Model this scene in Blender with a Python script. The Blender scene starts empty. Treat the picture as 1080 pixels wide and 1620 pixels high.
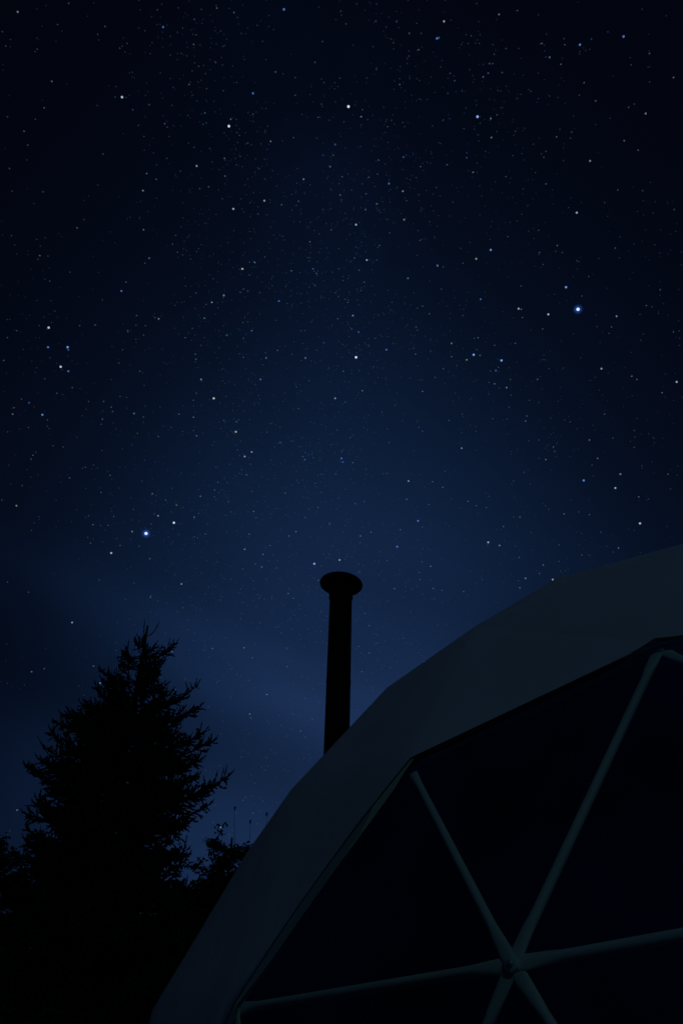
import bpy, bmesh, math, random
import numpy as np
from mathutils import Vector, Matrix, noise

rnd = random.Random(7)
scene = bpy.context.scene
COL = scene.collection
PI = math.pi

# ------------------------------------------------------------------ camera
PITCH, ROLL, FPX = math.radians(39.2241), -0.01314, 1222.9   # FPX: focal length in pixels of a 1080 px wide frame
CAM = Vector((0, 0, 1.55))
FW = Vector((0, math.cos(PITCH), math.sin(PITCH)))
UP = Vector((0, -math.sin(PITCH), math.cos(PITCH)))
RT = Vector((1, 0, 0))
RX = RT * math.cos(ROLL) - UP * math.sin(ROLL)
UX = UP * math.cos(ROLL) + RT * math.sin(ROLL)
cam_data = bpy.data.cameras.new('camera')
cam_data.sensor_fit = 'HORIZONTAL'
cam_data.sensor_width = 24.0
cam_data.lens = 24.0 * FPX / 1080.0
cam_data.clip_start = 0.05
cam_data.clip_end = 5000
cam = bpy.data.objects.new('camera', cam_data)
COL.objects.link(cam)
m = Matrix((RX, UX, -FW)).transposed().to_4x4()
m.translation = CAM
cam.matrix_world = m
scene.camera = cam

# ------------------------------------------------------------------ view
scene.view_settings.view_transform = 'Standard'
scene.view_settings.look = 'None'
scene.view_settings.exposure = 0.0
scene.view_settings.gamma = 1.0
scene.view_settings.use_curve_mapping = False
scene.cycles.sample_clamp_indirect = 0.2
scene.cycles.transparent_max_bounces = 24

def lin(c):
    c = c / 255.0
    return c / 12.92 if c <= 0.04045 else ((c + 0.055) / 1.055) ** 2.4

def srgb(r, g, b, a=1.0):
    return (lin(r), lin(g), lin(b), a)

def direction(az, el):
    """unit vector; az in degrees to the right of the way the camera faces, el above the horizon"""
    a, e = math.radians(az), math.radians(el)
    return Vector((math.sin(a) * math.cos(e), math.cos(a) * math.cos(e), math.sin(e)))

# ------------------------------------------------------------------ night sky
world = bpy.data.worlds.new('World')
scene.world = world
world.use_nodes = True
wt = world.node_tree
wt.nodes.clear()
W = wt.nodes.new
L = wt.links.new

def wmath(op, a, b=None, clamp=False):
    n = W('ShaderNodeMath'); n.operation = op; n.use_clamp = clamp
    for i, v in enumerate((a, b)):
        if v is None: continue
        if isinstance(v, (int, float)): n.inputs[i].default_value = v
        else: L(v, n.inputs[i])
    return n.outputs[0]

def wdot(vec, d):
    n = W('ShaderNodeVectorMath'); n.operation = 'DOT_PRODUCT'
    L(vec, n.inputs[0]); n.inputs[1].default_value = tuple(d)
    return n.outputs['Value']

def wramp(fac, stops, interp='B_SPLINE'):
    n = W('ShaderNodeValToRGB'); n.color_ramp.interpolation = interp
    el = n.color_ramp.elements
    while len(el) > 1: el.remove(el[-1])
    for i, (p_, c_) in enumerate(stops):
        e_ = el[0] if i == 0 else el.new(p_)
        e_.position = p_; e_.color = c_
    L(fac, n.inputs[0])
    return n.outputs[0]

tc = W('ShaderNodeTexCoord')
DIR = tc.outputs['Generated']
# glow of the low sky ahead fading towards the zenith
vs = W('ShaderNodeVectorMath'); vs.operation = 'MULTIPLY'; vs.inputs[1].default_value = (1.8, 1, 1); L(DIR, vs.inputs[0])
vn = W('ShaderNodeVectorMath'); vn.operation = 'NORMALIZE'; L(vs.outputs[0], vn.inputs[0])
ang = wmath('DIVIDE', wmath('ARCCOSINE', wdot(vn.outputs[0], direction(0.8, 14))), PI)
base = wramp(ang, [
    (0.00, srgb(25, 44, 77)), (0.06, srgb(24, 43, 76)), (0.105, srgb(20, 39, 71)),
    (0.15, srgb(15, 32, 60)), (0.20, srgb(8, 20, 41)), (0.245, srgb(5, 12, 28)),
    (0.30, srgb(3, 7, 19)), (0.38, srgb(2, 4, 12)), (1.0, srgb(2, 3, 10))])
# faint milky way running up the sky, patchy
mw_n = Vector((1, 0, 0.03)).normalized()
mw = wmath('ABSOLUTE', wmath('ADD', wdot(DIR, mw_n), 0.02))
mw = wmath('POWER', 2.718, wmath('MULTIPLY', wmath('POWER', wmath('DIVIDE', mw, 0.16), 2.0), -1.0))
nz = W('ShaderNodeTexNoise'); nz.inputs['Scale'].default_value = 7; nz.inputs['Detail'].default_value = 5
L(DIR, nz.inputs['Vector'])
mwn = wmath('MULTIPLY', mw, wmath('MULTIPLY', wmath('SUBTRACT', nz.outputs[0], 0.36, True), 0.5))
# two brighter star clouds in the band
CLOUDS = [(direction(-0.5, 62), 0.085, 0.22), (direction(1.5, 54), 0.12, 0.16), (direction(-6, 45), 0.13, 0.10)]
for cd_, cs_, ck_ in CLOUDS:
    a_ = wmath('DIVIDE', wmath('SUBTRACT', 1.0, wdot(DIR, cd_)), cs_ * cs_ / 2)
    g_ = wmath('MULTIPLY', wmath('POWER', 2.718, wmath('MULTIPLY', a_, -1.0)), ck_)
    mwn = wmath('ADD', mwn, wmath('MULTIPLY', g_, wmath('MULTIPLY', nz.outputs[0], 1.6)))
# thin high cloud streaks low over the trees
mr = W('ShaderNodeMapping'); mr.inputs['Rotation'].default_value = (0, math.radians(-17), 0); L(DIR, mr.inputs['Vector'])
mp = W('ShaderNodeMapping'); mp.inputs['Location'].default_value = (0.6, 0.2, 0.35)
mp.inputs['Scale'].default_value = (1.5, 1.5, 6.0)
L(mr.outputs[0], mp.inputs['Vector'])
cn = W('ShaderNodeTexNoise'); cn.inputs['Scale'].default_value = 1.5; cn.inputs['Detail'].default_value = 3
cn.inputs['Roughness'].default_value = 0.45
L(mp.outputs[0], cn.inputs['Vector'])
el_ = wdot(DIR, (0, 0, 1))
cmask = wmath('POWER', 2.718, wmath('MULTIPLY', wmath('POWER', wmath('DIVIDE', wmath('SUBTRACT', el_, 0.42), 0.2), 2.0), -1.0))
cl = wmath('MULTIPLY', wmath('SUBTRACT', cn.outputs[0], 0.5), cmask)
gain = wmath('ADD', 1.0, wmath('MULTIPLY', cl, 0.9))
# one long pale streak of cirrus sloping down to the right, with a clearer lane under it
c1, c2 = direction(-27.5, 31.5), direction(-2.5, 26.0)
cnrm = c1.cross(c2).normalized()
if cnrm.z < 0: cnrm = -cnrm
cdist = wdot(DIR, cnrm)
def band(offset, width, amount):
    g_ = wmath('POWER', 2.718, wmath('MULTIPLY', wmath('POWER', wmath('ABSOLUTE', wmath('DIVIDE', wmath('SUBTRACT', cdist, offset), width)), 2.0), -1.0))
    return wmath('MULTIPLY', g_, wmath('MULTIPLY', wmath('MULTIPLY', cn.outputs[0], amount), cmask))
gain = wmath('ADD', gain, band(0.01, 0.045, 0.55))
gain = wmath('ADD', gain, band(-0.105, 0.05, -0.62))

def wmix(a, b, op='MULTIPLY', fac=1.0):
    n = W('ShaderNodeMix'); n.data_type = 'RGBA'; n.blend_type = op
    n.inputs['Factor'].default_value = fac
    L(a, n.inputs['A'])
    if isinstance(b, tuple): n.inputs['B'].default_value = b
    else: L(b, n.inputs['B'])
    return n.outputs['Result']

sky = wmix(base, gain)
mwc = W('ShaderNodeMix'); mwc.data_type = 'RGBA'; mwc.blend_type = 'MIX'
mwc.inputs['A'].default_value = (0, 0, 0, 1); mwc.inputs['B'].default_value = srgb(5, 14, 34)
L(mwn, mwc.inputs['Factor'])
sky = wmix(sky, mwc.outputs['Result'], 'ADD')
bg = W('ShaderNodeBackground'); L(sky, bg.inputs['Color']); bg.inputs['Strength'].default_value = 1.0
wo = W('ShaderNodeOutputWorld'); L(bg.outputs[0], wo.inputs['Surface'])

# the faint moonlight that falls on the cover from behind the camera
sun_d = bpy.data.lights.new('moonlight', 'SUN')
sun_d.energy = 0.112
sun_d.angle = math.radians(0.5)
sun_d.color = (0.27, 0.63, 1.0)
sun = bpy.data.objects.new('moonlight', sun_d)
COL.objects.link(sun)
SUN_TO = Vector((0.20, -0.70, 0.64)).normalized()
sun.rotation_euler = SUN_TO.to_track_quat('Z', 'Y').to_euler()

# ------------------------------------------------------------------ helpers
def tag(o, label=None, cat=None, group=None, kind=None):
    if label: o['label'] = label
    if cat: o['category'] = cat
    if group: o['group'] = group
    if kind: o['kind'] = kind
    return o

def empty(name, loc):
    o = bpy.data.objects.new(name, None); COL.objects.link(o)
    o.location = loc; o.empty_display_size = 0.2
    return o

def link(name, me, parent=None, loc=None):
    o = bpy.data.objects.new(name, me); COL.objects.link(o)
    if parent is not None: o.parent = parent
    if loc is not None: o.location = loc
    return o

def mesh(name, verts, faces, mat, smooth=False):
    me = bpy.data.meshes.new(name)
    me.from_pydata([tuple(v) for v in verts], [], faces)
    me.materials.append(mat)
    if smooth:
        me.polygons.foreach_set('use_smooth', [True] * len(me.polygons))
    me.update()
    return me

class MB:
    def __init__(s): s.v = []; s.f = []
    def add(s, v, f):
        n = len(s.v); s.v += [tuple(a) for a in v]; s.f += [tuple(i + n for i in q) for q in f]
    def tube(s, pts, rad, seg=8, cap=True):
        pts = [Vector(p_) for p_ in pts]
        if isinstance(rad, (int, float)): rad = [rad] * len(pts)
        ref = None; V = []
        for i, p_ in enumerate(pts):
            t = (pts[min(i + 1, len(pts) - 1)] - pts[max(i - 1, 0)]).normalized()
            if ref is None: ref = t.orthogonal().normalized()
            ref = (ref - t * ref.dot(t)).normalized()
            b = t.cross(ref)
            for k in range(seg):
                a = 2 * PI * k / seg
                V.append(p_ + (ref * math.cos(a) + b * math.sin(a)) * rad[i])
        F = []
        for i in range(len(pts) - 1):
            for k in range(seg):
                a, b2 = i * seg + k, i * seg + (k + 1) % seg
                F.append((a, b2, b2 + seg, a + seg))
        if cap:
            F.append(tuple(range(seg))[::-1]); F.append(tuple(range((len(pts) - 1) * seg, len(pts) * seg)))
        s.add(V, F)
    def box(s, c, d, rot=None):
        c = Vector(c); V = []
        for x in (-1, 1):
            for y in (-1, 1):
                for z in (-1, 1):
                    q = Vector((x * d[0] / 2, y * d[1] / 2, z * d[2] / 2))
                    if rot: q = rot @ q
                    V.append(c + q)
        s.add(V, [(0, 1, 3, 2), (4, 6, 7, 5), (0, 4, 5, 1), (2, 3, 7, 6), (0, 2, 6, 4), (1, 5, 7, 3)])
    def lathe(s, prof, seg=32):
        V = []; F = []
        for r, z in prof:
            for k in range(seg):
                a = 2 * PI * k / seg
                V.append((r * math.cos(a), r * math.sin(a), z))
        for i in range(len(prof) - 1):
            for k in range(seg):
                a, b = i * seg + k, i * seg + (k + 1) % seg
                F.append((a, b, b + seg, a + seg))
        F.append(tuple(range(seg))[::-1]); F.append(tuple(range((len(prof) - 1) * seg, len(prof) * seg)))
        s.add(V, F)
    def build(s, name, mat, parent=None, smooth=False):
        return link(name, mesh(name, s.v, s.f, mat, smooth), parent)

def material(name, color, rough=0.8, metal=0.0, spec=0.5, var=0.0, scale=6.0, bump=0.0, bscale=60.0):
    mt = bpy.data.materials.new(name); mt.use_nodes = True
    nt = mt.node_tree; b = nt.nodes['Principled BSDF']
    b.inputs['Roughness'].default_value = rough
    b.inputs['Metallic'].default_value = metal
    b.inputs['Specular IOR Level'].default_value = spec
    t = nt.nodes.new('ShaderNodeTexCoord')
    n = nt.nodes.new('ShaderNodeTexNoise'); n.inputs['Scale'].default_value = scale; n.inputs['Detail'].default_value = 6
    nt.links.new(t.outputs['Object'], n.inputs['Vector'])
    mx = nt.nodes.new('ShaderNodeMix'); mx.data_type = 'RGBA'
    c = Vector(color[:3])
    mx.inputs['A'].default_value = (*(c * (1 - var)), 1); mx.inputs['B'].default_value = (*[min(1, q) for q in c * (1 + var)], 1)
    nt.links.new(n.outputs[0], mx.inputs['Factor'])
    nt.links.new(mx.outputs['Result'], b.inputs['Base Color'])
    if bump:
        n2 = nt.nodes.new('ShaderNodeTexNoise'); n2.inputs['Scale'].default_value = bscale; n2.inputs['Detail'].default_value = 4
        nt.links.new(t.outputs['Object'], n2.inputs['Vector'])
        bp = nt.nodes.new('ShaderNodeBump'); bp.inputs['Strength'].default_value = bump; bp.inputs['Distance'].default_value = 0.02
        nt.links.new(n2.outputs[0], bp.inputs['Height']); nt.links.new(bp.outputs[0], b.inputs['Normal'])
    return mt

M_FABRIC = material('cover_fabric', (0.55, 0.50, 0.56), 0.75, spec=0.25, var=0.16, scale=2.2, bump=0.45, bscale=3.5)
def panel_variation(mt, amount):
    nt = mt.node_tree; oi = nt.nodes.new('ShaderNodeObjectInfo'); b = nt.nodes['Principled BSDF']
    src = b.inputs['Base Color'].links[0].from_socket
    m1 = nt.nodes.new('ShaderNodeMath'); m1.operation = 'MULTIPLY_ADD'; m1.inputs[1].default_value = amount * 2; m1.inputs[2].default_value = 1 - amount
    nt.links.new(oi.outputs['Random'], m1.inputs[0])
    vm = nt.nodes.new('ShaderNodeVectorMath'); vm.operation = 'SCALE'
    nt.links.new(src, vm.inputs[0]); nt.links.new(m1.outputs[0], vm.inputs['Scale'])
    nt.links.new(vm.outputs[0], b.inputs['Base Color'])
panel_variation(M_FABRIC, 0.07)
M_HEM = material('hem_fabric', (0.52, 0.56, 0.42), 0.8, spec=0.2, var=0.1, scale=5)
M_ADDED_LINER = material('interior_dark', (0.02, 0.02, 0.022), 0.95, spec=0.1, var=0.1)
M_GAP_SHADOW = material('gap_shadow_line', (0.02, 0.02, 0.02), 0.7, spec=0.2, var=0.1)  # near-black colour in place of the shadow in the edge gap
M_TUBE = material('coated_steel_tube', (0.74, 0.78, 0.60), 0.5, spec=0.3, var=0.08, scale=9)
M_BOLT = material('bolt_steel', (0.55, 0.55, 0.55), 0.35, metal=0.4, var=0.05)
M_BLACK = material('flue_black', (0.006, 0.006, 0.006), 0.9, spec=0.05, var=0.2, scale=12, bump=0.3, bscale=40)
M_BARK = material('bark', (0.035, 0.026, 0.02), 0.95, spec=0.1, var=0.4, scale=12, bump=0.6, bscale=25)
M_NEEDLE = material('spruce_needles', (0.022, 0.036, 0.02), 0.9, spec=0.05, var=0.45, scale=3)
M_LEAF = material('leaf', (0.03, 0.042, 0.02), 0.85, spec=0.08, var=0.45, scale=4)
M_GROUND = material('grass_ground', (0.025, 0.035, 0.018), 0.98, spec=0.05, var=0.5, scale=1.5, bump=0.5, bscale=9)
M_DECK = material('deck_timber', (0.07, 0.05, 0.035), 0.85, spec=0.2, var=0.3, scale=8)

M_PANE = bpy.data.materials.new('clear_vinyl'); M_PANE.use_nodes = True
nt = M_PANE.node_tree; nt.nodes.clear()
tr = nt.nodes.new('ShaderNodeBsdfTransparent'); tr.inputs[0].default_value = (0.80, 0.86, 0.86, 1)
gl = nt.nodes.new('ShaderNodeBsdfGlossy'); gl.inputs['Roughness'].default_value = 0.06
nb = nt.nodes.new('ShaderNodeTexNoise'); nb.inputs['Scale'].default_value = 3.0
tcn = nt.nodes.new('ShaderNodeTexCoord'); nt.links.new(tcn.outputs['Object'], nb.inputs['Vector'])
bpn = nt.nodes.new('ShaderNodeBump'); bpn.inputs['Strength'].default_value = 0.15; bpn.inputs['Distance'].default_value = 0.03
nt.links.new(nb.outputs[0], bpn.inputs['Height']); nt.links.new(bpn.outputs[0], gl.inputs['Normal'])
lwn = nt.nodes.new('ShaderNodeLayerWeight'); lwn.inputs[0].default_value = 0.5
p5 = nt.nodes.new('ShaderNodeMath'); p5.operation = 'POWER'; p5.inputs[1].default_value = 5.0
nt.links.new(lwn.outputs['Facing'], p5.inputs[0])
fr = nt.nodes.new('ShaderNodeMath'); fr.operation = 'MULTIPLY_ADD'; fr.inputs[1].default_value = 0.9; fr.inputs[2].default_value = 0.05
nt.links.new(p5.outputs[0], fr.inputs[0])
mx = nt.nodes.new('ShaderNodeMixShader'); out = nt.nodes.new('ShaderNodeOutputMaterial')
nt.links.new(fr.outputs[0], mx.inputs[0]); nt.links.new(tr.outputs[0], mx.inputs[1]); nt.links.new(gl.outputs[0], mx.inputs[2])
df = nt.nodes.new('ShaderNodeBsdfDiffuse'); df.inputs[0].default_value = (0.22, 0.25, 0.70, 1)
mx2 = nt.nodes.new('ShaderNodeMixShader')
dm_ = nt.nodes.new('ShaderNodeMath'); dm_.operation = 'MULTIPLY'; dm_.inputs[1].default_value = 0.20      # blue haze painted in for the night sky's reflection in the vinyl
nt.links.new(nb.outputs[0], dm_.inputs[0]); nt.links.new(dm_.outputs[0], mx2.inputs[0])
nt.links.new(mx.outputs[0], mx2.inputs[1]); nt.links.new(df.outputs[0], mx2.inputs[2])
nt.links.new(mx2.outputs[0], out.inputs['Surface'])

# ------------------------------------------------------------------ ground
def terrain():
    rs = [0.0]; r = 1.5
    while r < 1500: rs.append(r); r *= 1.35
    V = [(0, 0, 0)]; F = []; seg = 64
    for r in rs[1:]:
        for k in range(seg):
            a = 2 * PI * k / seg; x, y = r * math.cos(a), r * math.sin(a)
            amp = min(r / 40, 1.0) * 0.5
            V.append((x, y, noise.noise(Vector((x * 0.02, y * 0.02, 3))) * amp))
    for k in range(seg): F.append((0, 1 + k, 1 + (k + 1) % seg))
    for i in range(len(rs) - 2):
        for k in range(seg):
            a, b = 1 + i * seg + k, 1 + i * seg + (k + 1) % seg
            F.append((a, a + seg, b + seg, b))
    return V, F
v_, f_ = terrain()
tag(link('ground', mesh('ground', v_, f_, M_GROUND, True)), 'dark grassy ground under the dome and trees', kind='structure')

# ------------------------------------------------------------------ geodesic dome
RAD, ZS, YAW = 3.0, 0.929694, -2.422637
DC = Vector((2.2023, 3.8912, 1.1123))

def geodesic(n):
    z, r = 1 / math.sqrt(5), 2 / math.sqrt(5)
    V = [Vector((0, 0, 1))]
    V += [Vector((r * math.cos(2 * PI * k / 5), r * math.sin(2 * PI * k / 5), z)) for k in range(5)]
    V += [Vector((r * math.cos(2 * PI * (k + .5) / 5), r * math.sin(2 * PI * (k + .5) / 5), -z)) for k in range(5)]
    V.append(Vector((0, 0, -1)))
    P = []; T = []; D = {}
    def key(q):
        q = q.normalized(); k = (round(q.x, 4) + 0.0, round(q.y, 4) + 0.0, round(q.z, 4) + 0.0)
        if k not in D: D[k] = len(P); P.append(q)
        return D[k]
    import itertools
    for a, b, c in itertools.combinations(range(12), 3):
        if max((V[a] - V[b]).length, (V[b] - V[c]).length, (V[a] - V[c]).length) < 1.06:
            if (V[b] - V[a]).cross(V[c] - V[a]).dot(V[a]) < 0: b, c = c, b
            A, B, C_ = V[a], V[b], V[c]
            pt = lambda i, j: key(A + (B - A) * (i / n) + (C_ - A) * (j / n))
            for i in range(n):
                for j in range(n - i):
                    T.append((pt(i, j), pt(i + 1, j), pt(i, j + 1)))
                    if i + j < n - 1: T.append((pt(i + 1, j), pt(i + 1, j + 1), pt(i, j + 1)))
    return P, T

GP, GT = geodesic(4)
cy_, sy_ = math.cos(YAW), math.sin(YAW)
def dome_point(i, s=1.0):
    p_ = GP[i]
    return Vector(((p_.x * cy_ - p_.y * sy_), (p_.x * sy_ + p_.y * cy_), p_.z * ZS)) * (RAD * s)   # relative to DC
# the erected frame and its cover sit a few centimetres off the ideal sphere
FRAME_OFF = {51: (-.0013, 0, 0), 14: (.0149, -.0059, .0072), 13: (.0017, -.0016, .0019), 61: (-.004, .002, -.0025)}
COVER_OFF = {14: (.0444, -.0394, -.0113), 13: (.0097, .0087, -.0106), 17: (.0042, .0066, -.008), 9: (-.0364, .0099, -.0121),
             18: (.0129, .0054, -.0066), 10: (-.0659, .0317, -.0388), 61: (.0261, .0038, -.0046), 21: (-.030, .030, -.038)}
def frame_v(i): return dome_point(i) + Vector(FRAME_OFF.get(i, (0, 0, 0)))
def cover_v(i): return dome_point(i, 1.015) + Vector(COVER_OFF.get(i, (0, 0, 0)))

faces = [t for t in GT if min(GP[i].z for i in t) > -0.30]
WINDOW = {tuple(sorted(t)) for t in [(14, 51, 13), (51, 52, 13), (13, 52, 11), (52, 53, 11), (51, 55, 52), (55, 56, 52),
                                     (52, 56, 53), (14, 61, 51), (61, 71, 51), (51, 71, 55), (61, 63, 71)]}
win = [t for t in faces if tuple(sorted(t)) in WINDOW]
cov = [t for t in faces if tuple(sorted(t)) not in WINDOW]

dome = empty('geodesic_dome_tent', DC)
tag(dome, 'pale fabric geodesic dome tent with a clear triangulated window, right of the spruce', 'dome tent')

def edge_key(a, b): return (a, b) if a < b else (b, a)
fn = {}
for t in faces:
    a, b, c = (cover_v(i) for i in t)
    fn[t] = (b - a).cross(c - a).normalized()
en = {}; vn = {}
for t in faces:
    for k in range(3):
        en.setdefault(edge_key(t[k], t[(k + 1) % 3]), []).append(fn[t])
        vn.setdefault(t[k], []).append(fn[t])
cov_edges = {}
for t in cov:
    for k in range(3): cov_edges.setdefault(edge_key(t[k], t[(k + 1) % 3]), []).append(t)
win_edges = {}
for t in win:
    for k in range(3): win_edges.setdefault(edge_key(t[k], t[(k + 1) % 3]), []).append(t)
border = [e for e in cov_edges if e in win_edges]
BOW = {edge_key(14, 61): 0.035, edge_key(61, 63): 0.02}

def cover_panel(t, N=8):
    """one welded panel of the cover: flat in the middle, rolling over the tube at each edge"""
    v = [cover_v(i) for i in t]; V = []; Nn = []; idx = {}
    n0 = fn[t]
    for i in range(N + 1):
        for j in range(N + 1 - i):
            k = N - i - j
            w = (i / N, j / N, k / N)
            p_ = v[0] * w[0] + v[1] * w[1] + v[2] * w[2]
            p_ = p_ - n0 * (0.25 * (w[0] * w[1] * w[2]) * 1.0) * 0.6
            for e in range(3):
                kb = BOW.get(edge_key(t[(e + 1) % 3], t[(e + 2) % 3]))
                if kb:
                    mid = w[(e + 1) % 3] * w[(e + 2) % 3] * 4
                    d_ = (v[e] - (v[(e + 1) % 3] + v[(e + 2) % 3]) / 2).normalized()
                    p_ = p_ + d_ * kb * mid * (1 - w[e])
            nn = n0.copy()
            for e in range(3):
                if w[e] < 0.10:
                    ek = edge_key(t[(e + 1) % 3], t[(e + 2) % 3])
                    av = sum(en[ek], Vector()) / len(en[ek])
                    f = (1 - w[e] / 0.10)
                    nn = nn * (1 - f * f) + av * (f * f)
            for e in range(3):
                if w[e] > 0.86:
                    f = (w[e] - 0.86) / 0.14
                    nn = nn * (1 - f) + (sum(vn[t[e]], Vector()) / len(vn[t[e]])) * f
            idx[(i, j)] = len(V); V.append(p_); Nn.append(nn.normalized())
    F = []
    for i in range(N):
        for j in range(N - i):
            F.append((idx[(i, j)], idx[(i + 1, j)], idx[(i, j + 1)]))
            if i + j < N - 1: F.append((idx[(i + 1, j)], idx[(i + 1, j + 1)], idx[(i, j + 1)]))
    me = mesh('cover_panel', V, F, M_FABRIC, True)
    me.normals_split_custom_set_from_vertices([tuple(q) for q in Nn])
    return link('cover_panel', me, dome)

for t in cov: cover_panel(t)

# added liner just under the cover, coloured dark to keep the interior black
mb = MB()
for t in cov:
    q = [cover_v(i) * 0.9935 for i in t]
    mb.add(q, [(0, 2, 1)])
mb.build('added_dark_liner', M_ADDED_LINER, dome)

# clear panes over the window bay
for t in win:
    q = [dome_point(i, 1.0095) + Vector(FRAME_OFF.get(i, (0, 0, 0))) for i in t]
    mb = MB(); N = 6; idx = {}; V = []; F = []
    n0 = (q[1] - q[0]).cross(q[2] - q[0]).normalized()
    for i in range(N + 1):
        for j in range(N + 1 - i):
            w = (i / N, j / N, (N - i - j) / N)
            idx[(i, j)] = len(V)
            V.append(q[0] * w[0] + q[1] * w[1] + q[2] * w[2] - n0 * 0.3 * w[0] * w[1] * w[2])
    for i in range(N):
        for j in range(N - i):
            F.append((idx[(i, j)], idx[(i + 1, j)], idx[(i, j + 1)]))
            if i + j < N - 1: F.append((idx[(i + 1, j)], idx[(i + 1, j + 1)], idx[(i, j + 1)]))
    link('window_pane', mesh('window_pane', V, F, M_PANE, True), dome)

# hem, and a dark tube imitating the gap's shadow, where the cover stops at the window
for e in border:
    a, b = e
    ct = cov_edges[e][0]; opp = [i for i in ct if i not in e][0]
    wt_ = win_edges[e][0]; wopp = [i for i in wt_ if i not in e][0]
    A, B = cover_v(a), cover_v(b)
    out_d = (cover_v(opp) - (A + B) / 2).normalized()
    in_d = (dome_point(wopp, 1.01) - (A + B) / 2).normalized()
    bow = BOW.get(e, 0.0)
    n0 = ((A + B) / 2).normalized()
    pts = []; inner = []; S = 16
    for i in range(S + 1):
        u = i / S
        p_ = A.lerp(B, u) + out_d * bow * 4 * u * (1 - u)
        pts.append(p_)
        if bow:      # broad flap lying almost level with the cover
            base_ = A.lerp(B, u) - n0 * 0.006
            inner.append(base_ + in_d * ((0.050 if e == edge_key(61, 63) else 0.014) + 0.002 * math.sin(u * 9)) * max(0.6, min(1, 8 * u, 8 * (1 - u))))
        else:
            base_ = (frame_v(a) * 1.0115).lerp(frame_v(b) * 1.0115, u)
            inner.append(base_ + in_d * (0.020 + 0.003 * math.sin(u * 9)) * min(1, 8 * u, 8 * (1 - u)))
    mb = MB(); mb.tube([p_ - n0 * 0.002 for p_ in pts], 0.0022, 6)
    mb.build('gap_shadow_line', M_GAP_SHADOW, dome, True)
    V = []; F = []
    for i in range(S + 1):
        V += [pts[i] - n0 * (0.003 if bow else 0.012), inner[i]]
    for i in range(S): F.append((2 * i, 2 * i + 1, 2 * i + 3, 2 * i + 2))
    link('window_hem', mesh('window_hem', V, F, M_HEM, True), dome)

# frame: struts and hubs
def strut(a, b):
    lift = 0.0005 * ((a * 7 + b * 3) % 6)
    A, B = frame_v(a), frame_v(b); d = (B - A); Ln = d.length; d.normalize()
    n_ = ((A + B) / 2).normalized()
    P_ = []; Rr = []
    # tube flattened towards each hub, as pressed conduit is
    mbx = MB(); ring = 12
    sta = [(-0.016, 0.010, 0.003), (0.0, 0.0155, 0.003), (0.030, 0.0155, 0.003), (0.075, 0.0130, 0.009), (0.10, 0.0106, 0.0106)]
    st = [(s_, w_, h_) for s_, w_, h_ in sta] + [(Ln - s_, w_, h_) for s_, w_, h_ in sta[::-1]]
    side = d.cross(n_).normalized(); V = []; F = []
    for s_, w_, h_ in st:
        for k in range(ring):
            an = 2 * PI * k / ring
            V.append(A + d * s_ + side * (w_ * math.cos(an)) + n_ * (h_ * math.sin(an) + (lift if w_ > h_ else 0)))
    for i in range(len(st) - 1):
        for k in range(ring):
            q, r_ = i * ring + k, i * ring + (k + 1) % ring
            F.append((q, r_, r_ + ring, q + ring))
    F.append(tuple(range(ring))[::-1]); F.append(tuple(range((len(st) - 1) * ring, len(st) * ring)))
    link('strut', mesh('strut', V, F, M_TUBE, True), dome)

all_edges = sorted({edge_key(t[k], t[(k + 1) % 3]) for t in faces for k in range(3)})
for e in all_edges: strut(*e)
hub_mb = MB(); hub_mb.lathe([(0.0, -0.006), (0.011, -0.006), (0.0135, -0.004), (0.0135, 0.0045), (0.012, 0.006), (0.0, 0.006)], 20)
hub_me = mesh('hub', hub_mb.v, hub_mb.f, M_TUBE, True)
bolt_mb = MB(); bolt_mb.lathe([(0.0, 0.006), (0.0075, 0.006), (0.0070, 0.0105), (0.004, 0.012), (0.0, 0.012)], 8)
bolt_me = mesh('bolt', bolt_mb.v, bolt_mb.f, M_BOLT, True)
win_v = {i for t in win for i in t}
for i in sorted({i for t in faces for i in t}):
    o = link('hub', hub_me, dome); p_ = frame_v(i)
    o.location = p_; o.rotation_euler = p_.normalized().to_track_quat('Z', 'Y').to_euler()
    if i in win_v:
        link('bolt', bolt_me, o)

# timber deck below the dome
deck = empty('timber_deck', (DC.x, DC.y, 0))
tag(deck, 'low dark timber deck that the dome tent stands on', 'deck')
nb_ = 42
for k in range(nb_):
    x = -3.45 + 6.9 * (k + 0.5) / nb_
    half = math.sqrt(max(0.2, 3.5 ** 2 - x * x))
    mb = MB(); mb.box((x, 0, 0.29), (6.9 / nb_ - 0.006, 2 * half, 0.028)); mb.build('plank', M_DECK, deck)
mb = MB()
for x in (-2.4, 0, 2.4):
    half = math.sqrt(3.35 ** 2 - x * x)
    mb.box((x, 0, 0.19), (0.09, 2 * half, 0.16))
    for y in (-0.7, 0.0, 0.7): mb.box((x, y * half, 0.05), (0.14, 0.14, 0.2))
mb.build('joists', M_DECK, deck)

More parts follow.
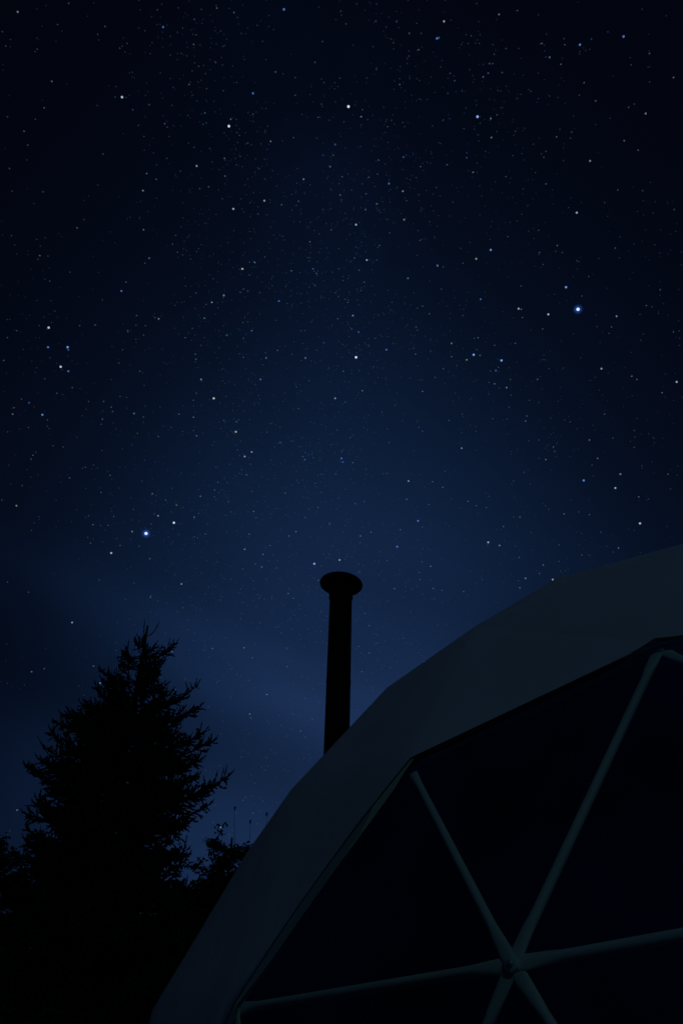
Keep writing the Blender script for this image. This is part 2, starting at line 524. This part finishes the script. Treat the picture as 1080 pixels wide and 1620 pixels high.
# ------------------------------------------------------------------ stove flue
flue = empty('stove_flue', (-0.024, 4.463, 2.35))
tag(flue, 'black round stove flue pipe with a flat rain cap rising behind the dome', 'chimney')
FT = 4.557 - 2.35
mb = MB()
prof = [(0.0765, -0.35)]
for zz in (0.45, 1.45):
    prof += [(0.0765, zz - 0.02), (0.0778, zz - 0.016), (0.0778, zz + 0.016), (0.0765, zz + 0.02)]
prof += [(0.0755, FT - 0.09)]
mb.lathe(prof, 40); pipe = mb.build('pipe', M_BLACK, flue, True)
mb = MB(); mb.lathe([(0.0790, FT - 0.13), (0.0815, FT - 0.125), (0.0815, FT - 0.045), (0.0770, FT - 0.04)], 40)
mb.build('collar', M_BLACK, flue, True)
mb = MB(); mb.lathe([(0.05, -0.012), (0.140, -0.012), (0.1475, -0.008), (0.1485, -0.001), (0.146, 0.004), (0.09, 0.020), (0.03, 0.034), (0.004, 0.037)], 48)
cap = mb.build('rain_cap', M_BLACK, flue, True)
cap.location = (0.0, 0, FT - 0.008); cap.rotation_euler = (0.0, math.radians(4.0), 0)
mb = MB()
for k in range(4):
    a = PI / 4 + k * PI / 2
    mb = MB(); mb.box((0.066 * math.cos(a), 0.066 * math.sin(a), FT - 0.03), (0.012, 0.012, 0.05))
    mb.build('cap_bracket', M_BLACK, flue)
mb = MB(); mb.lathe([(0.16, -0.30), (0.13, -0.22), (0.084, -0.12), (0.080, -0.08)], 32)
mb.build('flashing', M_BLACK, flue, True)
flue.rotation_euler = (0, math.radians(0.75), 0)

# ------------------------------------------------------------------ spruce
def brush(V, F, p0, p1, p2, r, seg=3, step=0.022, rg=rnd):
    """needle-covered twig along a quadratic curve: ragged three-sided spiky tube ending in a point"""
    p0, p1, p2 = Vector(p0), Vector(p1), Vector(p2)
    Ln = (p1 - p0).length + (p2 - p1).length
    n = max(2, int(Ln / step)); base = len(V)
    t = (p2 - p0).normalized(); ref = t.orthogonal().normalized(); bi = t.cross(ref)
    ph = rg.random() * 6.28
    for i in range(n + 1):
        u = i / n
        p_ = p0 * (1 - u) ** 2 + p1 * 2 * u * (1 - u) + p2 * u * u
        taper = 1.0 if u < 0.75 else 1.0 - (u - 0.75) * 3.0
        for k in range(seg):
            rr = r * taper * (rg.uniform(0.95, 1.55) if (i + k) % 2 else rg.uniform(0.3, 0.6))
            a = ph + 2 * PI * k / seg + i * 0.7
            q = p_ + (ref * math.cos(a) + bi * math.sin(a)) * rr + t * (0.010 if (i + k) % 2 else 0)
            V.append((q.x, q.y, q.z))
    for i in range(n):
        for k in range(seg):
            a, b = base + i * seg + k, base + i * seg + (k + 1) % seg
            F.append((a, b, b + seg, a + seg))
    F.append(tuple(base + n * seg + k for k in range(seg)))

def lerp_prof(prof, z):
    if z >= prof[0][0]: return prof[0][1]
    for (z0, r0), (z1, r1) in zip(prof, prof[1:]):
        if z >= z1: return r1 + (r0 - r1) * (z - z1) / (z0 - z1)
    return prof[-1][1]

# half-widths of the crown by height of the branch tips, left and right side
PL = [(7.23, 0.03), (6.95, .10), (6.75, .20), (6.55, .30), (6.3, .42), (6.04, .56), (5.71, .76), (5.4, .95), (5.05, 1.06), (4.55, .92), (3.78, 1.05), (2.8, 1.3), (1.0, 1.5)]
PR = [(7.23, 0.03), (6.95, .12), (6.75, .22), (6.5, .30), (6.27, .50), (5.91, .66), (5.57, .82), (5.3, 1.05), (5.04, 1.2), (4.74, 1.05), (4.29, .95), (3.68, 1.2), (2.8, 1.4), (1.0, 1.8)]

def spruce(x, y, top):
    t = empty('spruce_tree', (x, y, 0))
    mb = MB()
    pts = [(0.02 * math.sin(z * 1.3), 0.015 * math.cos(z), z) for z in np.linspace(-0.1, top - 0.04, 24)]
    mb.tube(pts, [0.16 * (1 - z[2] / top) + 0.012 for z in pts], 10)
    mb.build('trunk', M_BARK, t, True)
    V, F, BV = [], [], MB()
    def branch(zt, r, az, kind=0, droop=None):
        """limb whose tip reaches radius r at height zt"""
        rise = (rnd.uniform(0.2, 0.45) if zt > top - 1.0 else rnd.uniform(-0.05, 0.25)) * r if droop is None else droop
        z0 = zt - rise - (0.05 if r > 0.4 else 0)
        if z0 < 0.6: z0 = 0.6
        d = Vector((math.sin(az), math.cos(az), 0)); sd = Vector((d.y, -d.x, 0))
        S = max(4, int(r / 0.05)); path = []
        bend = rnd.uniform(-0.10, 0.10) * r
        for i in range(S + 1):
            u = i / S
            z = z0 + (zt - z0) * (u ** 2.1) - 0.06 * r * math.sin(u * PI)
            path.append(d * (r * u) + sd * (bend * math.sin(u * PI * 0.8)) + Vector((0, 0, z)))
        BV.tube(path, [0.006 + 0.016 * r * (1 - i / S) for i in range(S + 1)], 5)
        # needles on the limb's own outer part
        for i in range(S):
            u = i / S
            if u < 0.25: continue
            brush(V, F, path[i], (path[i] + path[i + 1]) / 2, path[i + 1], 0.013)
        tipd = (path[-1] - path[-2]).normalized()
        for q in range(5):             # cluster of short stiff shoots round the limb's end
            pq = path[-1].lerp(path[-3], rnd.random())
            dq = (tipd * rnd.uniform(0.1, 0.9) + Vector((rnd.uniform(-1, 1), rnd.uniform(-1, 1), rnd.uniform(-0.8, 0.9)))).normalized() * rnd.uniform(0.06, 0.15)
            brush(V, F, pq, pq + dq * 0.5, pq + dq, 0.0115)
        brush(V, F, path[-1], path[-1] + tipd * 0.05, path[-1] + tipd * 0.08 + Vector((0, 0, 0.045)), 0.012)
        s = 0.10 + rnd.random() * 0.04
        sp = 0.038 if r > 0.5 else 0.036
        sidei = 1
        while s < r:
            u = s / r; i = min(int(u * S), S - 1); p_ = path[i].lerp(path[i + 1], u * S - i)
            tang = (path[i + 1] - path[i]).normalized()
            ln = min(0.34, 0.09 + 0.36 * (r - s)) * rnd.uniform(0.6, 1.2)
            for sg in (sidei,) if rnd.random() < 0.45 else (1, -1):
                lat = tang.cross(Vector((0, 0, 1))).normalized() * sg
                lift = rnd.uniform(-0.5, 0.6) if zt > 5.3 else rnd.uniform(-0.75, 0.4)
                dd = (tang * rnd.uniform(0.45, 0.95) + lat * rnd.uniform(0.5, 0.9) + Vector((0, 0, lift))).normalized()
                e_ = p_ + dd * ln + Vector((0, 0, 0.12 * ln))
                md = p_ + dd * ln * 0.55 - Vector((0, 0, 0.04 * ln))
                brush(V, F, p_, md, e_, 0.0145, 3, 0.026)
                if ln > 0.13:
                    for q in (0.35, 0.55, 0.75):
                        if rnd.random() < 0.75:
                            pp = p_.lerp(md, q * 2) if q < 0.5 else md.lerp(e_, q * 2 - 1)
                            d2 = (dd + tang * 0.3 + lat * rnd.uniform(-1, 0.6) + Vector((0, 0, rnd.uniform(-0.7, 0.5)))).normalized()
                            l2 = ln * rnd.uniform(0.3, 0.5)
                            brush(V, F, pp, pp + d2 * l2 * 0.5, pp + d2 * l2 + Vector((0, 0, 0.1 * l2)), 0.0125, 3, 0.026)
            if rnd.random() < 0.22:      # a shoot standing up from the limb
                l3 = rnd.uniform(0.07, 0.2)
                brush(V, F, p_, p_ + Vector((0, 0, l3 * 0.5)) + tang * 0.03, p_ + Vector((0, 0, l3)) + tang * 0.03, 0.011)
            sidei = -sidei
            s += sp * rnd.uniform(0.7, 1.3)
    # forked leader
    brush(V, F, (0, 0, top - 0.42), (0.0, 0, top - 0.28), (-0.03, 0, top - 0.16), 0.018)
    brush(V, F, (-0.02, 0, top - 0.2), (-0.05, 0.01, top - 0.08), (-0.05, 0, top + 0.05), 0.0105)
    brush(V, F, (0.0, 0, top - 0.22), (0.12, 0.02, top - 0.20), (0.15, 0.0, top + 0.03), 0.0105)
    brush(V, F, (0.0, 0, top - 0.30), (-0.09, 0.0, top - 0.27), (-0.14, 0.02, top - 0.155), 0.011)
    # whorls down the stem
    z = top - 0.34
    while z > 1.6:
        near_top = z > top - 1.2
        n = rnd.choice((4, 5)) if near_top else rnd.choice((7, 8))
        a0 = rnd.random() * 6.28
        for k in range(n):
            az = a0 + 2 * PI * k / n + rnd.uniform(-0.3, 0.3)
            zt = z + rnd.uniform(-0.08, 0.08)
            sx = math.sin(az)
            rl, rr_ = lerp_prof(PL, zt), lerp_prof(PR, zt)
            rp = (rl * max(0, -sx) + rr_ * max(0, sx)) + (rl + rr_) / 2 * (1 - abs(sx))
            branch(zt, max(0.06, rp * (rnd.uniform(0.6, 0.95) if near_top else rnd.uniform(0.72, 0.98))), az)
        z -= 0.115 if near_top else (0.115 if z > 4.0 else 0.24)
    # the long limbs that make the outline
    for zt, r, side in [(6.86, .43, 1), (6.48, .50, -1), (6.62, .28, -1), (6.60, .30, 1), (6.27, .80, 1), (6.05, .72, -1), (5.95, .88, 1), (5.80, .84, -1), (5.72, .93, -1),
                        (5.62, .98, 1), (5.44, 1.14, 1), (5.25, 1.00, -1), (5.12, 1.14, -1), (5.05, 1.36, 1), (4.88, 1.20, 1), (4.62, 1.10, -1),
                        (4.70, 1.15, 1), (4.50, .95, 1), (4.4, .95, -1), (4.1, 1.0, -1)]:
        branch(zt, r, side * PI / 2 + rnd.uniform(-0.15, 0.15))
    # one bare whip
    brush(V, F, (-0.86, 0, 5.24), (-1.0, 0.0, 5.36), (-1.14, 0, 5.56), 0.009)
    BV.build('branches', M_BARK, t)
    c = link('crown', mesh('crown', V, F, M_NEEDLE), t)
    c['kind'] = 'stuff'
    print('spruce faces', len(F))
    return t
t = spruce(-2.72, 9.5, 7.23)
tag(t, 'tall dark spruce with a forked tip, standing left of the flue pipe', 'spruce tree')

# ------------------------------------------------------------------ leafy trees and shrubs behind
def leafy(name, x, y, h, w, leaves, seed, lean=0.0, lsz=0.05, layers=False, stalks=()):
    rg = random.Random(seed)
    t = empty(name, (x, y, 0)); mb = MB(); ends = []
    mb.tube([(0, 0, -0.1), (0.03, 0.02, h * .3), (lean * .4, 0, h * .62), (lean, 0, h * 0.93)], [0.09, 0.07, 0.045, 0.012], 8)
    nb = 64 if layers else 46
    for k in range(nb):
        u = 0.18 + 0.8 * (k / nb); z0 = h * u * 0.93
        az = k * 2.4 + rg.uniform(-0.4, 0.4)
        # rounded, uneven outline
        r = w * (math.sqrt(max(0.03, 1 - ((u - 0.45) / 0.60) ** 2))) * rg.uniform(0.62, 1.05)
        up = r * (rg.uniform(0.0, 0.3) if layers else rg.uniform(0.2, 0.7))
        cx = lean * u
        p = [Vector((cx, 0, z0)), Vector((cx + math.sin(az) * r * .5, math.cos(az) * r * .5, z0 + up * .6)), Vector((cx + math.sin(az) * r, math.cos(az) * r, min(h, z0 + up)))]
        mb.tube(p, [0.02, 0.012, 0.004], 5)
        for j in range(7):
            s = rg.uniform(0.25, 1.0); q = p[0].lerp(p[1], s * 2) if s < .5 else p[1].lerp(p[2], s * 2 - 1)
            d = Vector((rg.uniform(-1, 1), rg.uniform(-1, 1), rg.uniform(-.2, .35 if layers else .9))).normalized() * rg.uniform(.12, .36)
            mb.tube([q, q + d], [0.005, 0.002], 3, False); ends.append((q, q + d))
        ends.append((p[1], p[2])); ends.append((p[0].lerp(p[1], .4), p[1]))
    mb.build('trunk', M_BARK, t)
    V = []; F = []
    for k in range(leaves):
        a, b = ends[rg.randrange(len(ends))]
        c = a.lerp(b, rg.random()) + Vector((rg.gauss(0, .035), rg.gauss(0, .035), rg.gauss(0, .02 if layers else .035)))
        ax = Vector((rg.uniform(-1, 1), rg.uniform(-1, 1), rg.uniform(-.6, .5))).normalized()
        n = Vector((rg.gauss(0, .6), rg.gauss(0, .6), 1)).normalized(); sd = ax.cross(n).normalized()
        s = lsz * rg.uniform(.6, 1.25); i = len(V)
        dr = Vector((0, 0, -0.12 * s))
        V += [c, c + ax * s * .45 + sd * s * .33, c + ax * s + dr * 2, c + ax * s * .45 - sd * s * .33, c + ax * s * .5 + dr]
        F += [(i, i + 1, i + 4), (i + 1, i + 2, i + 4), (i + 2, i + 3, i + 4), (i + 3, i, i + 4)]
    c = link('crown', mesh('crown', V, F, M_LEAF), t); c['kind'] = 'stuff'
    for (sx, sz0, sz1) in stalks:      # thin shoots with a bud at the tip
        s_ = MB(); s_.tube([(sx + .05, 0, sz0), (sx + .035, 0.02, (sz0 + sz1) / 2), (sx + 0.008, 0.01, sz1 * 0.8 + sz0 * 0.2), (sx, 0, sz1)], [0.006, 0.004, 0.003, 0.0022], 4)
        for q in range(9):
            a = q * 0.9; cz = sz1 + 0.005 * q; e = Vector((math.cos(a) * 0.6, math.sin(a) * 0.6, 1.0)).normalized() * 0.034
            sd = Vector((-math.sin(a), math.cos(a), 0)) * 0.012
            c0 = Vector((sx, 0, cz - 0.015)); s_.add([c0, c0 + e * .5 + sd, c0 + e, c0 + e * .5 - sd], [(0, 1, 2, 3)])
        s_.build('shoot', M_LEAF, t)
    return t

tag(leafy('leafy_tree', -1.37, 10.5, 4.96, 0.74, 22000, 3, layers=True, lsz=0.055, stalks=((0.0, 4.2, 4.97), (0.22, 4.0, 4.80), (0.43, 3.9, 4.90))),
    'small leafy tree with bud-tipped shoots between the spruce and the dome', 'tree')
tag(leafy('leafy_tree', -5.25, 11.6, 5.15, 1.15, 26000, 5, lsz=0.075),
    'rounded dark tree cut by the left frame edge beside the spruce', 'tree')
for (x, y, h, w, sd, lb) in [(-3.3, 11.2, 4.1, 1.25, 15, 'low dark shrub in front on the left, at the spruce foot'),
                             (-2.35, 11.0, 3.6, 1.1, 16, 'low dark shrub in front on the right, at the spruce foot'),
                             (-4.6, 12.8, 5.0, 1.45, 11, 'dark shrub filling the gap left of the spruce trunk'),
                             (-3.25, 13.2, 5.35, 1.6, 12, 'dark shrub directly behind the lower spruce crown'),
                             (-2.05, 12.6, 4.85, 1.0, 13, 'dark shrub between the spruce and the small leafy tree'),
                             (-1.15, 11.6, 4.0, 1.0, 14, 'low dark shrub beside the left edge of the dome')]:
    tag(leafy('shrub', x, y, h, w, 42000, sd, lsz=0.095), lb, 'shrub', 'dark shrubs behind the spruce')

# ------------------------------------------------------------------ stars
SKY_R = 1500.0
#STARS_BEGIN
STAR_DATA = """28,18,40w;91,38,15;166,41,20;258,42,50b;370,19,25;449,14,60b;307,30,15;59,77,15;82,128,30;201,68,15;193,153,70w;182,153,15;210,173,30b;236,165,20;341,98,20;400,147,55b;510,65,30b;498,98,30b;467,122,15;467,150,20;70,170,25;56,188,15;38,207,25;44,229,20;324,178,25;321,196,15;365,188,30;362,199,85w;400,180,20;428,223,35y;464,217,20;501,218,25b;503,185,30b;530,228,40b;522,263,45b;511,245,30b;538,308,40b;15,266,20;68,303,20;163,243,20;232,274,30;247,283,25;226,301,40;311,262,50w;355,250,30;264,250,15;356,278,30;330,295,25;316,298,20;480,283,40;418,317,50y;472,318,25;369,330,60w;408,338,20;122,360,30;133,347,15;227,363,35;278,372,30b;273,386,20;236,408,45b;229,416,20;289,403,15;63,404,30;383,425,50y;402,414,35b;461,428,30;495,425,40b;490,382,30;500,432,30b;396,377,15b;511,331,15;
702,33,50y;691,60,60b;694,59,40b;789,22,35;818,16,20;647,52,25;666,52,15;662,78,25;745,56,15;857,68,25;893,70,20;917,70,60b;935,61,25b;986,57,60b;1027,84,35b;869,90,45b;887,101,25;998,102,15;774,100,35b;779,100,30b;772,115,25;764,121,30;794,114,20;719,127,20;632,133,25;595,109,20;547,37,15;551,168,90w;573,173,20;571,184,35y;544,192,25b;1065,122,30;994,169,30b;1003,164,15;1021,179,40;942,159,25;916,150,15;755,184,85b;776,187,35y;786,181,20;777,217,35y;880,216,25;902,218,15;987,222,30;1009,237,25;933,254,45w;638,248,40b;738,241,25b;738,249,35b;665,263,25;707,260,25;748,272,35;800,279,20;615,290,50b;637,302,40y;579,306,35b;578,331,40b;596,322,35;643,317,30b;639,347,40y;690,296,25b;563,355,60w;912,336,60w;776,395,70b;753,409,50y;691,419,35b;580,411,40;596,411,30b;664,380,30b;600,388,25;616,368,20;803,374,20;836,365,20b;881,388,30;853,399,25;889,399,20;912,412,30b;973,392,25;977,300,20;956,320,15;645,440,50b;732,416,30b;541,279,35b;
77,518,75w;76,549,60b;107,549,75b;108,553,40b;96,580,75w;108,587,55b;90,622,35b;46,637,40b;20,655,35y;67,656,65b;75,664,20;75,674,25b;71,599,20;79,566,15;6,570,25;192,460,55b;199,446,25;212,654,50b;221,587,25;188,574,20;150,514,25;126,515,20;162,474,15;216,499,25;202,523,30;215,514,20;230,515,20;227,530,20;251,504,40;293,534,25;323,503,35;335,478,40y;310,463,35b;354,467,60b;341,497,20b;359,530,40b;318,546,30b;309,560,25;310,568,30;318,600,45w;338,630,70y;306,660,35;283,655,30;271,676,30b;306,681,30b;311,689,30;306,633,25;354,665,25;162,663,30;160,671,20;176,644,25;178,651,25;164,635,25;140,635,20;190,627,20;34,631,20;49,726,20;174,752,25;84,705,20;100,707,20;135,739,20;45,676,20;12,683,15;
403,415,35;384,425,40y;385,457,35b;380,462,35b;392,460,35b;441,476,50b;461,428,30;501,432,30b;498,451,25;398,523,45b;476,523,20;439,554,30;420,558,30b;421,566,50b;483,566,40;462,560,20;385,565,25;412,600,50b;469,612,20;530,630,50w;546,636,25;472,646,25;374,667,40b;373,683,60y;443,700,40b;398,715,50w;387,722,50y;396,734,20;390,751,30;483,716,30b;479,722,35b;488,719,30b;482,727,40b;495,724,20;472,707,20b;540,725,55b;542,731,45b;540,714,20;558,732,30;554,692,35b;579,742,20;573,618,45b;563,565,90w;558,499,45w;567,525,45b;556,520,25;550,478,25;534,504,25;512,542,25;543,587,30;591,580,20;611,553,55b;598,498,15;580,411,45;692,420,55b;701,422,20;698,457,30b;668,484,25;660,487,20;679,496,25;658,517,25;660,522,20;657,560,30;681,555,30b;714,543,40;714,564,30;701,583,25;688,597,25;668,619,35;662,676,35b;668,682,35b;625,641,20;604,652,20;710,665,25;615,700,35b;612,749,20;531,750,25;508,750,20;382,743,20;428,670,20;576,446,25;568,427,25;
824,452,35b;760,473,50b;895,454,75b;914,489,100b;920,468,20;931,437,20;859,418,20;867,497,65w;820,488,60w;824,489,35;826,502,25;975,500,45w;1044,458,35b;1022,483,25;1013,538,25b;967,517,25;963,527,20;782,546,25;749,561,80b;759,562,40b;738,569,40y;793,570,80b;788,581,35b;784,586,45b;773,605,30b;782,607,35;801,613,40;808,625,20;756,534,30;750,535,20;754,553,20;850,600,40b;868,583,25b;951,583,55w;999,595,35;1007,600,30;1070,604,60w;1047,621,30;956,655,25;831,666,40b;833,658,25;852,696,30b;932,696,35;875,707,30;877,714,25;863,727,35;969,693,20;945,725,35;981,750,45w;923,760,70b;730,709,45w;829,747,20;805,644,20;1065,525,20;1003,681,20;858,520,25;731,655,20;
231,844,100b;275,827,85w;176,875,65w;250,816,45w;244,813,20;209,841,40;241,781,45b;279,799,35;262,791,25;317,785,35;339,786,30b;307,818,35;314,812,20;26,800,40y;35,768,20;110,756,25;147,830,30;180,817,25;160,779,25;140,816,20;190,863,25;220,864,20;237,884,30;287,924,45w;238,945,40b;114,985,50w;12,921,20;50,1063,35w;70,1058,25;158,1081,60b;148,1054,30;272,1031,45b;278,1091,20;336,1026,30;325,845,25;157,918,20;50,839,15;239,829,20;
497,892,80b;537,886,55w;628,865,60b;661,824,60b;643,790,40b;646,761,50w;633,838,30;570,848,35;587,842,30;576,793,25;521,829,30;468,841,35;457,848,30;401,809,35;405,819,25;394,845,30;387,869,40;416,877,35;414,897,35;404,892,25;451,780,30;508,779,20;456,939,30;681,896,35;685,931,30;664,917,25;612,887,20;684,762,30;700,771,30;678,798,25;562,797,25;584,990,25;572,1063,25;386,1025,35;454,1055,25;445,1002,20;595,1018,20;671,1047,25;422,1099,35;
829,747,20;973,772,60w;1012,828,70w;892,813,40b;950,842,30b;978,867,35;874,917,55w;831,915,55b;822,930,35;859,894,35;821,882,25;772,858,60w;790,863,40;796,833,30;822,818,30;740,793,30;769,803,35b;753,800,25;812,761,30b;809,766,20b;1010,786,30;853,907,25;884,888,20;733,936,25;920,878,25;860,929,20;884,862,20;1056,750,25;915,810,15;395,1130,35;27,1282,35;45,937,20;180,1250,20;349,1309,45w"""
#STARS_END
stars = []
for rec in STAR_DATA.split(';'):
    q = rec.strip()
    if not q: continue
    c = 'w'
    if q[-1] in 'byw': c = q[-1]; q = q[:-1]
    x, y, b = q.split(',')
    stars.append((float(x), float(y), float(b) / 100, c))
TINT = {'b': (0.12, 0.34, 1.0), 'w': (0.55, 0.78, 1.0), 'y': (0.85, 0.88, 0.80)}

def star_mat(name, col, strength):
    mt = bpy.data.materials.new(name); mt.use_nodes = True; nt = mt.node_tree; nt.nodes.clear()
    e = nt.nodes.new('ShaderNodeEmission'); e.inputs[0].default_value = (*col, 1); e.inputs[1].default_value = strength
    tr = nt.nodes.new('ShaderNodeBsdfTransparent'); ad = nt.nodes.new('ShaderNodeAddShader')
    nt.links.new(e.outputs[0], ad.inputs[0]); nt.links.new(tr.outputs[0], ad.inputs[1])
    o = nt.nodes.new('ShaderNodeOutputMaterial'); nt.links.new(ad.outputs[0], o.inputs['Surface'])
    mt.cycles.emission_sampling = 'NONE'
    return mt

def glow_mat(name, col, strength):
    """lens halo of a bright star imitated by a thin luminous ball, denser through its middle"""
    mt = bpy.data.materials.new(name); mt.use_nodes = True; nt = mt.node_tree; nt.nodes.clear()
    e = nt.nodes.new('ShaderNodeEmission'); e.inputs[0].default_value = (*col, 1)
    lw = nt.nodes.new('ShaderNodeLayerWeight'); lw.inputs[0].default_value = 0.5
    mu = nt.nodes.new('ShaderNodeMath'); mu.operation = 'SUBTRACT'; mu.inputs[0].default_value = 1.0
    nt.links.new(lw.outputs['Facing'], mu.inputs[1])
    pw = nt.nodes.new('ShaderNodeMath'); pw.operation = 'POWER'; pw.inputs[1].default_value = 6.0
    nt.links.new(mu.outputs[0], pw.inputs[0])
    st = nt.nodes.new('ShaderNodeMath'); st.operation = 'MULTIPLY'; st.inputs[1].default_value = strength
    nt.links.new(pw.outputs[0], st.inputs[0]); nt.links.new(st.outputs[0], e.inputs[1])
    tr = nt.nodes.new('ShaderNodeBsdfTransparent'); ad = nt.nodes.new('ShaderNodeAddShader')
    nt.links.new(e.outputs[0], ad.inputs[0]); nt.links.new(tr.outputs[0], ad.inputs[1])
    o = nt.nodes.new('ShaderNodeOutputMaterial'); nt.links.new(ad.outputs[0], o.inputs['Surface'])
    mt.cycles.emission_sampling = 'NONE'
    return mt

def ico(sub):
    bm = bmesh.new(); bmesh.ops.create_icosphere(bm, subdivisions=sub, radius=1.0)
    v = [tuple(q.co) for q in bm.verts]; f = [tuple(w.index for w in q.verts) for q in bm.faces]; bm.free()
    return v, f
IV, IF = ico(2); GV, GF = ico(4)

def star_dir(x, y):
    return (FW + RX * ((x - 540) / FPX) + UX * ((810 - y) / FPX)).normalized()

def star_size(b): return (0.52 + 0.68 * b ** 1.2 + (0.3 if b > 0.95 else 0)) * 1.9        # metres at SKY_R; one 682 px-wide frame pixel is 1.94 m
def star_power(b): return 0.014 + 0.62 * b ** 2.1
NAMED = {}
NAMED[(914, 489)] = 'brightest blue-white star in the upper right of the sky, with a soft halo'
NAMED[(231, 844)] = 'second brightest blue-white star low on the left above the spruce tip, with a halo'
NAMED[(275, 827)] = 'white star just right of the haloed star above the spruce'
NAMED[(563, 565)] = 'lone bright white star in the middle of the sky, high above the flue cap'
NAMED[(551, 168)] = 'bright white star near the top centre of the sky'
NAMED[(755, 184)] = 'bright blue star at the upper right, right of the top centre star'
NAMED[(362, 199)] = 'bright white star at the upper left, left of the top centre star'
NAMED[(749, 561)] = 'left one of the two bright blue stars below the brightest star'
NAMED[(793, 570)] = 'right one of the two bright blue stars below the brightest star'
NAMED[(497, 892)] = 'bright blue star just up and left of the flue cap'
NAMED[(537, 886)] = 'small white star directly above the flue cap'
NAMED[(895, 454)] = 'blue star just up and left of the brightest star'
NAMED[(176, 875)] = 'white star down and left of the haloed star above the spruce'
mats = {}
def lvl_mat(c, b):
    k = (c, round(b * 20))
    if k not in mats:
        q = min(1.0, (k[1] / 20) ** 6) * 0.62          # the brightest ones saturate towards white
        col = tuple(t_ * (1 - q) + w_ * q for t_, w_ in zip(TINT[c], (0.80, 0.92, 1.0)))
        mats[k] = star_mat('starlight', col, star_power(k[1] / 20))
    return mats[k]
star_me = {}
faint = []
n_ind = 0
for (x, y, b, c) in stars:
    if b < 0.40: faint.append((star_dir(x, y), b, c)); continue
    key = (c, round(b * 20))
    if key not in star_me:
        s_ = star_size(b)
        star_me[key] = mesh('star', [(v[0] * s_, v[1] * s_, v[2] * s_) for v in IV], IF, lvl_mat(c, b), True)
    o = link('star', star_me[key]); o.location = CAM + star_dir(x, y) * SKY_R
    lab = NAMED.get((round(x), round(y)))
    if lab: tag(o, lab, 'star')
    else:
        nm = {'b': 'small blue star', 'w': 'small bluish white star', 'y': 'small cream white star'}[c]
        if b >= 0.55: tag(o, nm + ' of clear brightness in the night sky', 'star', nm.replace('small ', 'clear ') + 's')
        else: tag(o, nm + ' of middling brightness in the night sky', 'star', nm + 's')
    if b > 0.9 and lab and 'brightest' in lab:
        g = star_mat
        gm = glow_mat('star_glow', (0.05, 0.18, 0.9), 0.16)
        go = link('glow', mesh('glow', [(v[0] * 11, v[1] * 11, v[2] * 11) for v in GV], GF, gm, True), o)
# faint stars over the whole sky, thicker along the milky way
OV = [(1, 0, 0), (-1, 0, 0), (0, 1, 0), (0, -1, 0), (0, 0, 1), (0, 0, -1)]
OF = [(0, 2, 4), (2, 1, 4), (1, 3, 4), (3, 0, 4), (2, 0, 5), (1, 2, 5), (3, 1, 5), (0, 3, 5)]
rs = random.Random(21)
while len(faint) < 17500:
    v = Vector((rs.gauss(0, 1), rs.gauss(0, 1), rs.gauss(0, 1))).normalized()
    if v.z < 0.0: continue
    dm = abs(v.dot(mw_n) + 0.02)
    dens = 0.14 + 0.5 * math.exp(-(dm / 0.22) ** 2)
    for cd_, cs_, ck_ in CLOUDS: dens += 2.6 * ck_ * math.exp(-(1 - v.dot(cd_)) / (cs_ * cs_ / 2))
    dens *= 0.35 + 0.65 * min(1, v.z / 0.62)
    dens *= max(0.15, 1.0 + 1.9 * noise.noise(v * 9.0) + 0.9 * noise.noise(v * 23.0))
    if rs.random() > dens: continue
    b = 0.05 + 0.10 * rs.expovariate(1 / 0.55)
    if b > 0.28: b = 0.28 * rs.random()
    faint.append((v, b, rs.choice('bbbbww')))
# grouped by brightness and tint in one mesh
fm = []; fkey = {}
V = []; F = []; MI = []
for d, b, c in faint:
    k = (c, max(1, round(b * 20)))
    if k not in fkey:
        fkey[k] = len(fm); fm.append(lvl_mat(c, k[1] / 20))
    s_ = star_size(b) * 1.15; p_ = CAM + d * SKY_R; n = len(V)
    V += [(p_.x + q[0] * s_, p_.y + q[1] * s_, p_.z + q[2] * s_) for q in OV]
    F += [tuple(i + n for i in q) for q in OF]; MI += [fkey[k]] * 8
me = bpy.data.meshes.new('faint_stars'); me.from_pydata(V, [], F)
for q in fm: me.materials.append(q)
me.polygons.foreach_set('material_index', MI); me.update()
tag(link('faint_stars', me), 'dust of faint stars and the milky way over the whole sky', 'stars', kind='stuff')
